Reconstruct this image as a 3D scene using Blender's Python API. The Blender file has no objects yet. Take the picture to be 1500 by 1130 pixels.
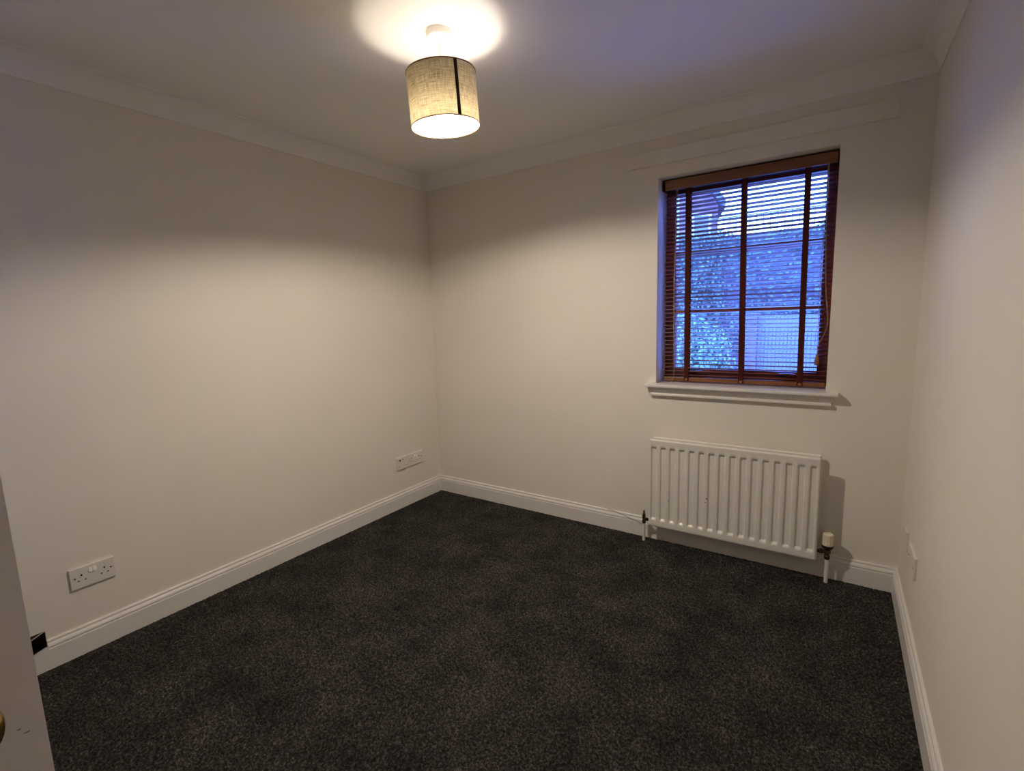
import bpy, bmesh, math, random
import numpy as np
from mathutils import Vector, Matrix

random.seed(7)
rng = np.random.default_rng(7)
S = bpy.context.scene
COL = S.collection
R = math.radians

# ------------------------------------------------------------------ camera
cam_d = bpy.data.cameras.new('camera')
cam_d.sensor_fit = 'HORIZONTAL'
cam_d.sensor_width = 36.0
cam_d.lens = 708.87 * 36.0 / 1500.0
cam_d.clip_start = 0.02
cam = bpy.data.objects.new('camera', cam_d)
COL.objects.link(cam)
cam.location = (2.4992, -2.6817, 1.3005)
cam.rotation_euler = (R(81.9964), R(1.7585), R(33.7047))
S.camera = cam

# ------------------------------------------------------------------ sky and exposure
world = bpy.data.worlds.new('dusk_sky')
S.world = world
world.use_nodes = True
bg = world.node_tree.nodes['Background']
bg.inputs['Color'].default_value = (0.105, 0.225, 1.0, 1.0)
bg.inputs['Strength'].default_value = 26.0
S.view_settings.view_transform = 'Standard'
S.view_settings.look = 'None'
S.view_settings.gamma = 1.0
S.view_settings.use_curve_mapping = False
S.view_settings.exposure = 0.50
S.cycles.use_denoising = True
S.cycles.max_bounces = 16
S.cycles.diffuse_bounces = 8
S.cycles.transparent_max_bounces = 16
S.cycles.sample_clamp_indirect = 8.0
BULB_STRENGTH = 1780.0
COLLAR = 0.085   # share of the dome's emission given to the neck, set for the ceiling ring
BULB_COLOR = (1.0, 0.88, 0.74)

# ------------------------------------------------------------------ room numbers (metres)
W = 2.785      # left wall x=0, right wall x=W
D = 3.36       # back (window) wall y=0, front wall y=-D
H = 2.296      # ceiling
WX0, WX1, WZ0, WZ1 = 1.668, 2.469, 0.912, 2.009   # window opening


# ------------------------------------------------------------------ materials
def node_mat(name):
    m = bpy.data.materials.new(name)
    m.use_nodes = True
    nt = m.node_tree
    return m, nt, nt.nodes['Principled BSDF']


def paint(name, col, rough=0.5, spec=0.5, bump=0.0, scale=200.0, vary=0.0, vscale=6.0, metallic=0.0, coat=0.0):
    m, nt, b = node_mat(name)
    b.inputs['Roughness'].default_value = rough
    b.inputs['Metallic'].default_value = metallic
    b.inputs['Specular IOR Level'].default_value = spec
    b.inputs['Coat Weight'].default_value = coat
    b.inputs['Base Color'].default_value = (*col, 1)
    tc = nt.nodes.new('ShaderNodeTexCoord')
    if vary > 0:
        n = nt.nodes.new('ShaderNodeTexNoise')
        n.inputs['Scale'].default_value = vscale
        n.inputs['Detail'].default_value = 5
        r = nt.nodes.new('ShaderNodeValToRGB')
        r.color_ramp.elements[0].position = 0.3
        r.color_ramp.elements[1].position = 0.7
        r.color_ramp.elements[0].color = (*[c * (1 - vary) for c in col], 1)
        r.color_ramp.elements[1].color = (*[min(1, c * (1 + vary)) for c in col], 1)
        nt.links.new(tc.outputs['Object'], n.inputs['Vector'])
        nt.links.new(n.outputs['Fac'], r.inputs['Fac'])
        nt.links.new(r.outputs['Color'], b.inputs['Base Color'])
    if bump > 0:
        n = nt.nodes.new('ShaderNodeTexNoise')
        n.inputs['Scale'].default_value = scale
        n.inputs['Detail'].default_value = 3
        bp = nt.nodes.new('ShaderNodeBump')
        bp.inputs['Strength'].default_value = bump
        bp.inputs['Distance'].default_value = 0.002
        nt.links.new(tc.outputs['Object'], n.inputs['Vector'])
        nt.links.new(n.outputs['Fac'], bp.inputs['Height'])
        nt.links.new(bp.outputs['Normal'], b.inputs['Normal'])
    return m


def wood(name, dark, light, rough=0.35, stretch=(3, 60, 60)):
    m, nt, b = node_mat(name)
    tc = nt.nodes.new('ShaderNodeTexCoord')
    mp = nt.nodes.new('ShaderNodeMapping')
    mp.inputs['Scale'].default_value = stretch
    n = nt.nodes.new('ShaderNodeTexNoise')
    n.inputs['Scale'].default_value = 1.0
    n.inputs['Detail'].default_value = 6
    n.inputs['Distortion'].default_value = 0.6
    r = nt.nodes.new('ShaderNodeValToRGB')
    r.color_ramp.elements[0].position = 0.35
    r.color_ramp.elements[1].position = 0.68
    r.color_ramp.elements[0].color = (*dark, 1)
    r.color_ramp.elements[1].color = (*light, 1)
    nt.links.new(tc.outputs['Object'], mp.inputs['Vector'])
    nt.links.new(mp.outputs['Vector'], n.inputs['Vector'])
    nt.links.new(n.outputs['Fac'], r.inputs['Fac'])
    nt.links.new(r.outputs['Color'], b.inputs['Base Color'])
    b.inputs['Roughness'].default_value = rough
    return m


M = {}
M['wall'] = paint('wall_emulsion', (0.79, 0.75, 0.675), 0.75, 0.25, 0.10, 220, 0.02, 2.5)
M['ceiling'] = paint('ceiling_emulsion', (0.86, 0.845, 0.82), 0.85, 0.2, 0.08, 180, 0.015, 2.0)
M['gloss'] = paint('white_gloss_paint', (0.76, 0.73, 0.69), 0.28, 0.5, 0.03, 60, 0.02, 9)
M['door'] = paint('door_paint', (0.80, 0.745, 0.665), 0.38, 0.5, 0.04, 70, 0.03, 8)
M['radiator'] = paint('radiator_enamel', (0.78, 0.75, 0.69), 0.24, 0.5, 0.02, 50, 0.015, 10)
M['plastic'] = paint('white_plastic', (0.74, 0.71, 0.66), 0.35, 0.5, 0.01, 100, 0.02, 30)
M['rocker'] = paint('bright_white_plastic', (0.86, 0.84, 0.80), 0.3, 0.5, 0.01, 100, 0.02, 30)
M['cream'] = paint('aged_cream_plastic', (0.72, 0.66, 0.48), 0.4, 0.5, 0.02, 120, 0.05, 40)
M['black'] = paint('black_plastic', (0.012, 0.011, 0.010), 0.4, 0.5, 0.02, 120, 0.2, 40)
M['dark_metal'] = paint('tarnished_brass', (0.07, 0.055, 0.035), 0.35, 0.5, 0.05, 200, 0.4, 60, metallic=0.7)
M['steel'] = paint('dull_steel', (0.35, 0.34, 0.32), 0.35, 0.5, 0.02, 200, 0.1, 60, metallic=0.9)
M['brass'] = paint('brass', (0.62, 0.42, 0.12), 0.22, 0.5, 0.01, 100, 0.08, 30, metallic=1.0)
M['pin'] = paint('socket_hole', (0.015, 0.012, 0.01), 0.8, 0.2, 0.02, 100, 0.2, 50)
M['slat'] = wood('mahogany_slat', (0.12, 0.024, 0.014), (0.22, 0.048, 0.027), 0.38)
M['frame'] = wood('stained_frame', (0.15, 0.030, 0.022), (0.25, 0.055, 0.036), 0.3)
M['valance'] = wood('honey_wood', (0.16, 0.055, 0.014), (0.24, 0.09, 0.026), 0.4, (4, 70, 70))
M['headrail'] = paint('headrail_metal', (0.03, 0.010, 0.006), 0.9, 0.03, 0.02, 100, 0.1, 20)
M['tape'] = paint('red_brown_tape', (0.060, 0.009, 0.005), 0.8, 0.2, 0.3, 900, 0.15, 120)
M['cord'] = paint('cord', (0.42, 0.28, 0.18), 0.8, 0.2, 0.2, 900, 0.1, 200)
M['tassel'] = wood('tassel_wood', (0.20, 0.08, 0.03), (0.30, 0.13, 0.05), 0.4)
M['cable'] = paint('grey_cable', (0.16, 0.13, 0.10), 0.6, 0.3, 0.02, 100, 0.1, 60)
M['chip'] = paint('chipped_dark', (0.05, 0.035, 0.025), 0.8, 0.2, 0.1, 300, 0.3, 80)
M['hole'] = paint('hole_debris', (0.030, 0.017, 0.010), 0.9, 0.1, 0.5, 90, 0.6, 50)
M['plaster'] = paint('broken_plaster', (0.52, 0.46, 0.38), 0.9, 0.1, 0.4, 150, 0.1, 60)
M['stripe'] = paint('brown_ribbon', (0.035, 0.016, 0.008), 0.8, 0.2, 0.2, 600, 0.15, 100)
M['brick'] = paint('red_brick', (0.14, 0.07, 0.065), 0.9, 0.2, 0.4, 60, 0.25, 7)
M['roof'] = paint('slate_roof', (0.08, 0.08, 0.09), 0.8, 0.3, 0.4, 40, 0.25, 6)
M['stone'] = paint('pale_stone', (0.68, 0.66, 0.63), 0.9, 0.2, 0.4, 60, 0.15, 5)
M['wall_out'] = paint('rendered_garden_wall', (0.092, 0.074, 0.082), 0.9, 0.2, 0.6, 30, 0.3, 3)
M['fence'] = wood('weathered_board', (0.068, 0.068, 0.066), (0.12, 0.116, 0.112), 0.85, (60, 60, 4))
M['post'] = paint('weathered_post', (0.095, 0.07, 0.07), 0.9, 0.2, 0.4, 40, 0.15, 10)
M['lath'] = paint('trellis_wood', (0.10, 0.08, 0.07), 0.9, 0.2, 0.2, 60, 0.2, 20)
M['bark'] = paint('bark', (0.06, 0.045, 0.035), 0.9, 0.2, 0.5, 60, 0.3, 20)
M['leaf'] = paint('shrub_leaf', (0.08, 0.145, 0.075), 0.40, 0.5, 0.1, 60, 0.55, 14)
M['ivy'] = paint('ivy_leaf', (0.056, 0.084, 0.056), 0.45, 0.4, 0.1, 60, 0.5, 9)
M['upvc'] = paint('white_window_frame', (0.6, 0.6, 0.6), 0.4, 0.5, 0.02, 60, 0.05, 10)
M['far_glass'] = paint('far_window_glass', (0.05, 0.06, 0.07), 0.05, 0.8, 0.01, 10, 0.1, 3)


def glass_mat():
    m, nt, b = node_mat('window_glass')
    nt.nodes.remove(b)
    out = nt.nodes['Material Output']
    tr = nt.nodes.new('ShaderNodeBsdfTransparent')
    tr.inputs['Color'].default_value = (0.93, 0.95, 0.96, 1)
    gl = nt.nodes.new('ShaderNodeBsdfGlossy')
    gl.inputs['Roughness'].default_value = 0.01
    fr = nt.nodes.new('ShaderNodeFresnel')
    fr.inputs['IOR'].default_value = 1.45
    mx = nt.nodes.new('ShaderNodeMixShader')
    nt.links.new(fr.outputs['Fac'], mx.inputs['Fac'])
    nt.links.new(tr.outputs['BSDF'], mx.inputs[1])
    nt.links.new(gl.outputs['BSDF'], mx.inputs[2])
    nt.links.new(mx.outputs['Shader'], out.inputs['Surface'])
    return m


M['glass'] = glass_mat()


def carpet_mat():
    m, nt, b = node_mat('charcoal_twist_pile')
    tc = nt.nodes.new('ShaderNodeTexCoord')
    n = nt.nodes.new('ShaderNodeTexNoise')
    n.inputs['Scale'].default_value = 125
    n.inputs['Detail'].default_value = 3
    n.inputs['Roughness'].default_value = 0.7
    r = nt.nodes.new('ShaderNodeValToRGB')
    e = r.color_ramp.elements
    e[0].position, e[0].color = 0.36, (0.008, 0.0072, 0.0068, 1)
    e[1].position, e[1].color = 0.72, (0.122, 0.110, 0.099, 1)
    x = r.color_ramp.elements.new(0.52)
    x.color = (0.028, 0.0252, 0.023, 1)
    n2 = nt.nodes.new('ShaderNodeTexNoise')
    n2.inputs['Scale'].default_value = 5
    n2.inputs['Detail'].default_value = 6
    n2.inputs['Roughness'].default_value = 0.6
    r2 = nt.nodes.new('ShaderNodeMapRange')
    r2.inputs['From Min'].default_value = 0.3
    r2.inputs['From Max'].default_value = 0.7
    r2.inputs['To Min'].default_value = 0.55
    r2.inputs['To Max'].default_value = 1.55
    mul = nt.nodes.new('ShaderNodeVectorMath')
    mul.operation = 'SCALE'
    for t in (n, n2):
        nt.links.new(tc.outputs['Object'], t.inputs['Vector'])
    nt.links.new(n.outputs['Fac'], r.inputs['Fac'])
    nt.links.new(n2.outputs['Fac'], r2.inputs['Value'])
    nt.links.new(r.outputs['Color'], mul.inputs[0])
    nt.links.new(r2.outputs['Result'], mul.inputs['Scale'])
    nt.links.new(mul.outputs['Vector'], b.inputs['Base Color'])
    b.inputs['Roughness'].default_value = 0.95
    b.inputs['Specular IOR Level'].default_value = 0.15
    return m


M['carpet'] = carpet_mat()


def shade_mat(name, col, col2, mixf, weave=True):
    m, nt, b = node_mat(name)
    nt.nodes.remove(b)
    out = nt.nodes['Material Output']
    d = nt.nodes.new('ShaderNodeBsdfDiffuse')
    t = nt.nodes.new('ShaderNodeBsdfTranslucent')
    mx = nt.nodes.new('ShaderNodeMixShader')
    mx.inputs['Fac'].default_value = mixf
    if weave:
        uv = nt.nodes.new('ShaderNodeTexCoord')
        outs = []
        for sc in ((5, 80, 1), (110, 5, 1)):
            mp = nt.nodes.new('ShaderNodeMapping')
            mp.inputs['Scale'].default_value = sc
            n = nt.nodes.new('ShaderNodeTexNoise')
            n.inputs['Scale'].default_value = 1
            n.inputs['Detail'].default_value = 3
            nt.links.new(uv.outputs['UV'], mp.inputs['Vector'])
            nt.links.new(mp.outputs['Vector'], n.inputs['Vector'])
            outs.append(n.outputs['Fac'])
        ad = nt.nodes.new('ShaderNodeMath')
        ad.operation = 'ADD'
        nt.links.new(outs[0], ad.inputs[0])
        nt.links.new(outs[1], ad.inputs[1])
        hf = nt.nodes.new('ShaderNodeMath')
        hf.operation = 'MULTIPLY'
        hf.inputs[1].default_value = 0.5
        nt.links.new(ad.outputs[0], hf.inputs[0])
        r = nt.nodes.new('ShaderNodeValToRGB')
        r.color_ramp.elements[0].position = 0.38
        r.color_ramp.elements[1].position = 0.60
        r.color_ramp.elements[0].color = (*col2, 1)
        r.color_ramp.elements[1].color = (*col, 1)
        nt.links.new(hf.outputs[0], r.inputs['Fac'])
        nt.links.new(r.outputs['Color'], d.inputs['Color'])
        nt.links.new(r.outputs['Color'], t.inputs['Color'])
    else:
        d.inputs['Color'].default_value = (*col, 1)
        t.inputs['Color'].default_value = (*col, 1)
    nt.links.new(d.outputs['BSDF'], mx.inputs[1])
    nt.links.new(t.outputs['BSDF'], mx.inputs[2])
    nt.links.new(mx.outputs['Shader'], out.inputs['Surface'])
    return m


M['burlap'] = shade_mat('burlap_fabric', (0.66, 0.59, 0.43), (0.31, 0.255, 0.15), 0.40)
M['liner'] = shade_mat('white_shade_liner', (0.80, 0.77, 0.70), None, 0.13, False)


def emit_mat(name, col, s):
    m, nt, b = node_mat(name)
    b.inputs['Base Color'].default_value = (0.9, 0.9, 0.9, 1)
    b.inputs['Emission Color'].default_value = (*col, 1)
    # invented emission zones: bright dome, dark band, weak collar, so the ceiling ring dims
    tc = nt.nodes.new('ShaderNodeTexCoord')
    sx = nt.nodes.new('ShaderNodeSeparateXYZ')
    mr = nt.nodes.new('ShaderNodeMapRange')
    mr.inputs['From Min'].default_value = -0.2300
    mr.inputs['From Max'].default_value = -0.2900
    cr = nt.nodes.new('ShaderNodeValToRGB')
    e = cr.color_ramp.elements
    e[0].position, e[0].color = 0.0, (COLLAR, COLLAR, COLLAR, 1)
    e[1].position, e[1].color = 1.0, (1, 1, 1, 1)
    for p, v in ((0.42, COLLAR), (0.44, 0.0), (0.60, 0.0), (0.90, 1.0)):
        x = cr.color_ramp.elements.new(p)
        x.color = (v, v, v, 1)
    mu = nt.nodes.new('ShaderNodeMath')
    mu.operation = 'MULTIPLY'
    mu.inputs[1].default_value = s
    nt.links.new(tc.outputs['Object'], sx.inputs[0])
    nt.links.new(sx.outputs['Z'], mr.inputs['Value'])
    nt.links.new(mr.outputs['Result'], cr.inputs['Fac'])
    nt.links.new(cr.outputs['Color'], mu.inputs[0])
    nt.links.new(mu.outputs[0], b.inputs['Emission Strength'])
    return m


M['bulb'] = emit_mat('lit_bulb', BULB_COLOR, BULB_STRENGTH)


# ------------------------------------------------------------------ mesh helpers
def obj(name, bm, mat, parent=None, smooth=False, angle=None):
    me = bpy.data.meshes.new(name)
    bmesh.ops.recalc_face_normals(bm, faces=bm.faces[:])
    bm.to_mesh(me)
    bm.free()
    me.materials.append(M[mat])
    if smooth:
        for p in me.polygons:
            p.use_smooth = True
        if angle is not None:
            me.set_sharp_from_angle(angle=R(angle))
    o = bpy.data.objects.new(name, me)
    COL.objects.link(o)
    if parent:
        o.parent = parent
    return o


def empty(name, loc=(0, 0, 0), rot=(0, 0, 0), parent=None):
    o = bpy.data.objects.new(name, None)
    o.empty_display_size = 0.05
    o.location = loc
    o.rotation_euler = rot
    COL.objects.link(o)
    if parent:
        o.parent = parent
    return o


def tag(o, label=None, cat=None, group=None, kind=None):
    if label: o['label'] = label
    if cat: o['category'] = cat
    if group: o['group'] = group
    if kind: o['kind'] = kind
    return o


def box(bm, x0, x1, y0, y1, z0, z1, bevel=0.0, seg=2):
    vs = [bm.verts.new(p) for p in ((x0, y0, z0), (x1, y0, z0), (x1, y1, z0), (x0, y1, z0),
                                    (x0, y0, z1), (x1, y0, z1), (x1, y1, z1), (x0, y1, z1))]
    fs = [bm.faces.new([vs[i] for i in f]) for f in ((0, 3, 2, 1), (4, 5, 6, 7), (0, 1, 5, 4), (1, 2, 6, 5), (2, 3, 7, 6), (3, 0, 4, 7))]
    if bevel > 0:
        es = list({e for f in fs for e in f.edges})
        bmesh.ops.bevel(bm, geom=es, offset=bevel, segments=seg, affect='EDGES', profile=0.5)


def nb(*boxes, bevel=0.0, seg=2):
    bm = bmesh.new()
    for b in boxes:
        box(bm, *b, bevel=bevel, seg=seg)
    return bm


def lathe(bm, prof, mat4=None, n=32, cap=True):
    """prof: list of (r, z) along local z."""
    mat4 = mat4 or Matrix()
    rings = []
    for r, z in prof:
        rings.append([bm.verts.new(mat4 @ Vector((r * math.cos(2 * math.pi * k / n), r * math.sin(2 * math.pi * k / n), z))) for k in range(n)])
    for a, b in zip(rings, rings[1:]):
        for k in range(n):
            bm.faces.new((a[k], a[(k + 1) % n], b[(k + 1) % n], b[k]))
    if cap:
        bm.faces.new(rings[0][::-1])
        bm.faces.new(rings[-1])


def tube(bm, pts, r, n=8):
    pts = [Vector(p) for p in pts]
    rings = []
    up = Vector((0.13, 0.31, 0.94)).normalized()
    for i, p in enumerate(pts):
        t = (pts[min(i + 1, len(pts) - 1)] - pts[max(i - 1, 0)]).normalized()
        a = t.cross(up)
        if a.length < 0.05:
            a = t.cross(Vector((1, 0, 0)))
        a.normalize()
        b = t.cross(a)
        rr = r[i] if isinstance(r, (list, tuple)) else r
        rings.append([bm.verts.new(p + rr * (a * math.cos(2 * math.pi * k / n) + b * math.sin(2 * math.pi * k / n))) for k in range(n)])
    for a, b in zip(rings, rings[1:]):
        for k in range(n):
            bm.faces.new((a[k], a[(k + 1) % n], b[(k + 1) % n], b[k]))
    bm.faces.new(rings[0][::-1])
    bm.faces.new(rings[-1])


def smooth_path(pts, n=6):
    P = [Vector(p) for p in pts]
    P = [P[0] * 2 - P[1]] + P + [P[-1] * 2 - P[-2]]
    out = []
    for i in range(1, len(P) - 2):
        for k in range(n):
            t = k / n
            a, b, c, d = P[i - 1], P[i], P[i + 1], P[i + 2]
            out.append(0.5 * ((2 * b) + (c - a) * t + (2 * a - 5 * b + 4 * c - d) * t * t + (3 * b - a - 3 * c + d) * t ** 3))
    out.append(P[-2])
    return out


def run_profile(bm, prof, side, a0, a1, m0=1.0, m1=1.0):
    """Extrude a wall profile [(offset from wall, z)...] along a wall from a0 to a1; m = mitre at each end."""
    def pt(o, z, a):
        return {'left': (o, a, z), 'right': (W - o, a, z), 'back': (a, -o, z), 'front': (a, -D + o, z)}[side]
    s = 1 if a1 > a0 else -1
    A = [bm.verts.new(pt(o, z, a0 + s * o * m0)) for o, z in prof]
    B = [bm.verts.new(pt(o, z, a1 - s * o * m1)) for o, z in prof]
    n = len(prof)
    for i in range(n):
        bm.faces.new((A[i], A[(i + 1) % n], B[(i + 1) % n], B[i]))
    bm.faces.new(A[::-1])
    bm.faces.new(B)


def struct(name, bm, mat, parent=None, **k):
    o = obj(name, bm, mat, parent, **k)
    if parent is None:
        o['kind'] = 'structure'
    return o


# ------------------------------------------------------------------ room shell
TH = 0.28
struct('floor', nb((-TH, W + TH, -D - 1.35, TH, -0.20, -0.010)), 'stone')
struct('ceiling', nb((-TH, W + TH, -D - 1.35, TH, H, H + 0.2)), 'ceiling')

# left wall with a rough hole knocked in just above the skirting
HY0, HY1, HZ0, HZ1 = -2.43, -2.2705, 0.055, 0.1495
bm = nb((-TH, 0, HY1, 0, -0.010, H), (-TH, 0, -D, HY0, -0.010, H),
        (-TH, 0, HY0, HY1, HZ1, H), (-TH, 0, HY0, HY1, -0.010, HZ0))
wall_left = struct('wall_left', bm, 'wall')
bm = nb((-0.075, -0.070, HY0, HY1, HZ0, HZ1), (-0.07, -0.004, HY0, HY1, HZ1 - 0.003, HZ1 - 0.0005),
        (-0.07, -0.002, HY1 - 0.003, HY1 - 0.0005, HZ0, HZ1), (-0.07, -0.002, HY0, HY1, HZ0, HZ0 + 0.012))
obj('wall_cavity', bm, 'hole', wall_left)
M['batten'] = wood('old_batten', (0.07, 0.035, 0.016), (0.13, 0.07, 0.035), 0.8)
obj('timber_batten', nb((-0.040, -0.012, HY0 + 0.001, -2.283, 0.128, 0.1460)), 'batten', wall_left)
bm = bmesh.new()
tube(bm, [(-0.004, -2.43, 0.085), (-0.004, -2.36, 0.112), (-0.003, -2.31, 0.1325), (-0.002, -2.292, 0.1405), (-0.003, -2.273, 0.1475)], [0.004, 0.003, 0.0022, 0.0020, 0.0026], 6)
obj('plaster_strip', bm, 'plaster', wall_left)

bm = nb((-TH, WX0, 0, TH, -0.010, H), (WX1, W + TH, 0, TH, -0.010, H),
        (WX0, WX1, 0, TH, -0.010, WZ0 - 0.025), (WX0, WX1, 0, TH, WZ1, H))
struct('wall_back', bm, 'wall')
struct('wall_right', nb((W, W + TH, -D - 1.35, 0, -0.010, H)), 'wall')
DX0, DX1, DZ = 1.915, 2.695, 2.0
struct('wall_front', nb((-TH, DX0, -D - 0.11, -D, -0.010, H), (DX1, W, -D - 0.11, -D, -0.010, H), (DX0, DX1, -D - 0.11, -D, DZ, H)), 'wall')
# landing beyond the doorway
struct('wall_landing', nb((-TH, W + TH, -D - 1.46, -D - 1.35, -0.010, H), (-TH, 0, -D - 1.35, -D - 0.11, -0.010, H)), 'wall')

# skirting
SK = [(0, -0.010), (0.018, -0.010), (0.018, 0.0760), (0.0172, 0.0785), (0.0150, 0.0790), (0.0146, 0.0815),
      (0.0165, 0.0835), (0.0168, 0.0880), (0.0150, 0.0930), (0.0118, 0.0975), (0.0092, 0.0995), (0.0086, 0.1020),
      (0.0098, 0.1040), (0.0096, 0.1085), (0.0075, 0.1115), (0.004, 0.1122), (0, 0.1122)]
bm = bmesh.new()
run_profile(bm, SK, 'left', 0, HY1 - 0.001, 1, 0)
bm_s = [(0, -0.010), (0.018, -0.010)]
# broken stretch below the hole: top edge drops away
A = [(0.0, HY1 - 0.001, -0.010), (0.018, HY1 - 0.001, -0.010), (0.018, HY1 - 0.001, 0.090), (0.0, HY1 - 0.001, 0.086)]
B = [(0.0, -2.313, -0.010), (0.018, -2.313, -0.010), (0.018, -2.313, 0.077), (0.0, -2.313, 0.073)]
C_ = [(0.0, -2.44, -0.010), (0.018, -2.44, -0.010), (0.018, -2.44, 0.066), (0.0, -2.44, 0.062)]
rings = [[bm.verts.new(p) for p in q] for q in (A, B, C_)]
for a, b in zip(rings, rings[1:]):
    for k in range(4):
        bm.faces.new((a[k], a[(k + 1) % 4], b[(k + 1) % 4], b[k]))
bm.faces.new(rings[0][::-1]); bm.faces.new(rings[-1])
run_profile(bm, SK, 'left', -2.44, -D, 0, 1)
struct('baseboard_left', bm, 'gloss', smooth=True, angle=14)
bm = bmesh.new(); run_profile(bm, SK, 'back', 0, W)
struct('baseboard_back', bm, 'gloss', smooth=True, angle=14)
bm = bmesh.new(); run_profile(bm, SK, 'right', 0, -D)
struct('baseboard_right', bm, 'gloss', smooth=True, angle=14)
bm = bmesh.new(); run_profile(bm, SK, 'front', 0, DX0 - 0.06, 1, 0)
struct('baseboard_front', bm, 'gloss', smooth=True, angle=14)

# cove cornice
CZ, CP = 2.208, 0.066
CO = [(0, H), (0, CZ), (0.0055, CZ)]
for k in range(13):
    t = k / 12 * math.pi / 2
    # concave quarter curve from the wall edge to the ceiling edge
    CO.append((0.0055 + (CP - 0.0075) * (1 - math.cos(t)), CZ + 0.005 + (H - CZ - 0.010) * math.sin(t)))
CO += [(CP, H - 0.005), (CP, H)]
for i, (side, a, b) in enumerate((('left', 0, -D), ('back', 0, W), ('right', 0, -D), ('front', 0, W))):
    bm = bmesh.new(); run_profile(bm, CO, side, a, b)
    struct('trim_%d' % (i + 1), bm, 'ceiling', smooth=True, angle=30)
# door architrave (behind the viewer)
bm = nb((DX0 - 0.055, DX0 + 0.004, -D, -D + 0.016, 0, DZ + 0.05), (DX1 - 0.004, DX1 + 0.055, -D, -D + 0.016, 0, DZ + 0.05), (DX0 + 0.004, DX1 - 0.004, -D, -D + 0.016, DZ, DZ + 0.05), bevel=0.003)
struct('trim_5', bm, 'gloss')

# ------------------------------------------------------------------ carpet (pile)
sp = 0.0048
gx = np.arange(0.012, W - 0.011, sp); gy = np.arange(-D + 0.002, -0.011, sp)
nx, ny = len(gx), len(gy)
X, Y = np.meshgrid(gx, gy, indexing='ij')
hgt = rng.random((nx, ny))
lo = np.zeros((nx, ny))
for k in range(14):
    a, f, ph = rng.random() * 6.28, 2 + 9 * rng.random(), rng.random() * 6.28
    lo += np.sin((X * math.cos(a) + Y * math.sin(a)) * f + ph) / 14
Z = -0.006 + 0.0085 * hgt ** 1.3 + 0.003 * lo
X = X + (rng.random((nx, ny)) - 0.5) * sp * 0.7
Y = Y + (rng.random((nx, ny)) - 0.5) * sp * 0.7
edge = np.clip(np.minimum(np.minimum(X, W - X), -Y) - 0.018, 0, 0.02) / 0.02
Z = np.where(edge < 1, np.minimum(Z, -0.0035 + 0.0045 * edge), Z)
co = np.stack([X, Y, Z], -1).reshape(-1, 3).astype(np.float32)
ii = np.arange(nx * ny).reshape(nx, ny)
quads = np.stack([ii[:-1, :-1], ii[1:, :-1], ii[1:, 1:], ii[:-1, 1:]], -1).reshape(-1, 4).astype(np.int32)
me = bpy.data.meshes.new('carpet')
me.vertices.add(len(co)); me.vertices.foreach_set('co', co.ravel())
me.loops.add(quads.size); me.loops.foreach_set('vertex_index', quads.ravel())
me.polygons.add(len(quads)); me.polygons.foreach_set('loop_start', np.arange(0, quads.size, 4, dtype=np.int32))
me.update(calc_edges=True)
me.materials.append(M['carpet'])
o = bpy.data.objects.new('carpet', me); COL.objects.link(o)
tag(o, 'charcoal grey twist pile fitted carpet covering the whole floor', 'carpet', kind='stuff')

# ------------------------------------------------------------------ window
win = empty('window_1', ((WX0 + WX1) / 2, 0.20, WZ0)); win['kind'] = 'structure'


def wpart(name, bm, mat, parent=None, **k):
    par = parent or win
    o = obj(name, bm, mat, par, **k)
    o.matrix_parent_inverse = par.matrix_world.inverted() if par.type == 'EMPTY' else Matrix()
    return o


bpy.context.view_layer.update()
GX0, GX1, GZ0, GZ1 = 1.722, 2.423, 0.980, 1.945
FY0, FY1 = 0.168, 0.235
f1 = 0.024
bm = nb((WX0, WX0 + f1, FY0, FY1, WZ0, WZ1), (WX1 - f1, WX1, FY0, FY1, WZ0, WZ1),
        (WX0 + f1, WX1 - f1, FY0, FY1, WZ1 - 0.030, WZ1), (WX0 + f1, WX1 - f1, FY0, FY1, WZ0, WZ0 + 0.030))
wpart('window_frame', bm, 'frame')
sx0, sx1, sz0, sz1 = WX0 + f1 - 0.001, WX1 - f1 + 0.001, WZ0 + 0.029, WZ1 - 0.029
bm = nb((sx0, GX0, FY0 - 0.006, FY1 - 0.012, sz0, sz1), (GX1, sx1, FY0 - 0.006, FY1 - 0.012, sz0, sz1),
        (GX0, GX1, FY0 - 0.006, FY1 - 0.012, GZ1, sz1), (GX0, GX1, FY0 - 0.006, FY1 - 0.012, sz0, GZ0), bevel=0.003)
wpart('sash', bm, 'frame')
for zc in (1.305, 1.626):
    wpart('glazing_bar', nb((GX0, GX1, FY0 + 0.002, FY1 - 0.014, zc - 0.011, zc + 0.011), bevel=0.003), 'frame')
for za, zb in ((GZ0, 1.294), (1.316, 1.615), (1.637, GZ1)):
    wpart('pane', nb((GX0, GX1, 0.199, 0.203, za, zb)), 'glass')
for xc in (1.846, 2.290):
    bm = nb((xc - 0.045, xc + 0.008, FY0 - 0.012, FY0 - 0.006, 0.953, 0.975), bevel=0.002)
    tube(bm, smooth_path([(xc - 0.028, FY0 - 0.012, 0.964), (xc - 0.025, FY0 - 0.028, 0.965), (xc - 0.008, FY0 - 0.034, 0.968), (xc + 0.025, FY0 - 0.036, 0.969), (xc + 0.046, FY0 - 0.034, 0.964)], 4),
         [0.008] * 5 + [0.0075] * 5 + [0.0065] * 5 + [0.0055] * 2, 10)
    wpart('window_handle', bm, 'black', smooth=True, angle=40)
# inner sill: board with rounded nose, apron and bead
sill_prof = [(0.166, 0.885), (0.166, WZ0), (-0.046, WZ0 - 0.006), (-0.052, WZ0 - 0.010), (-0.054, WZ0 - 0.015), (-0.052, WZ0 - 0.020), (-0.046, WZ0 - 0.024), (0.0, WZ0 - 0.0245)]
bm = bmesh.new()
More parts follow.
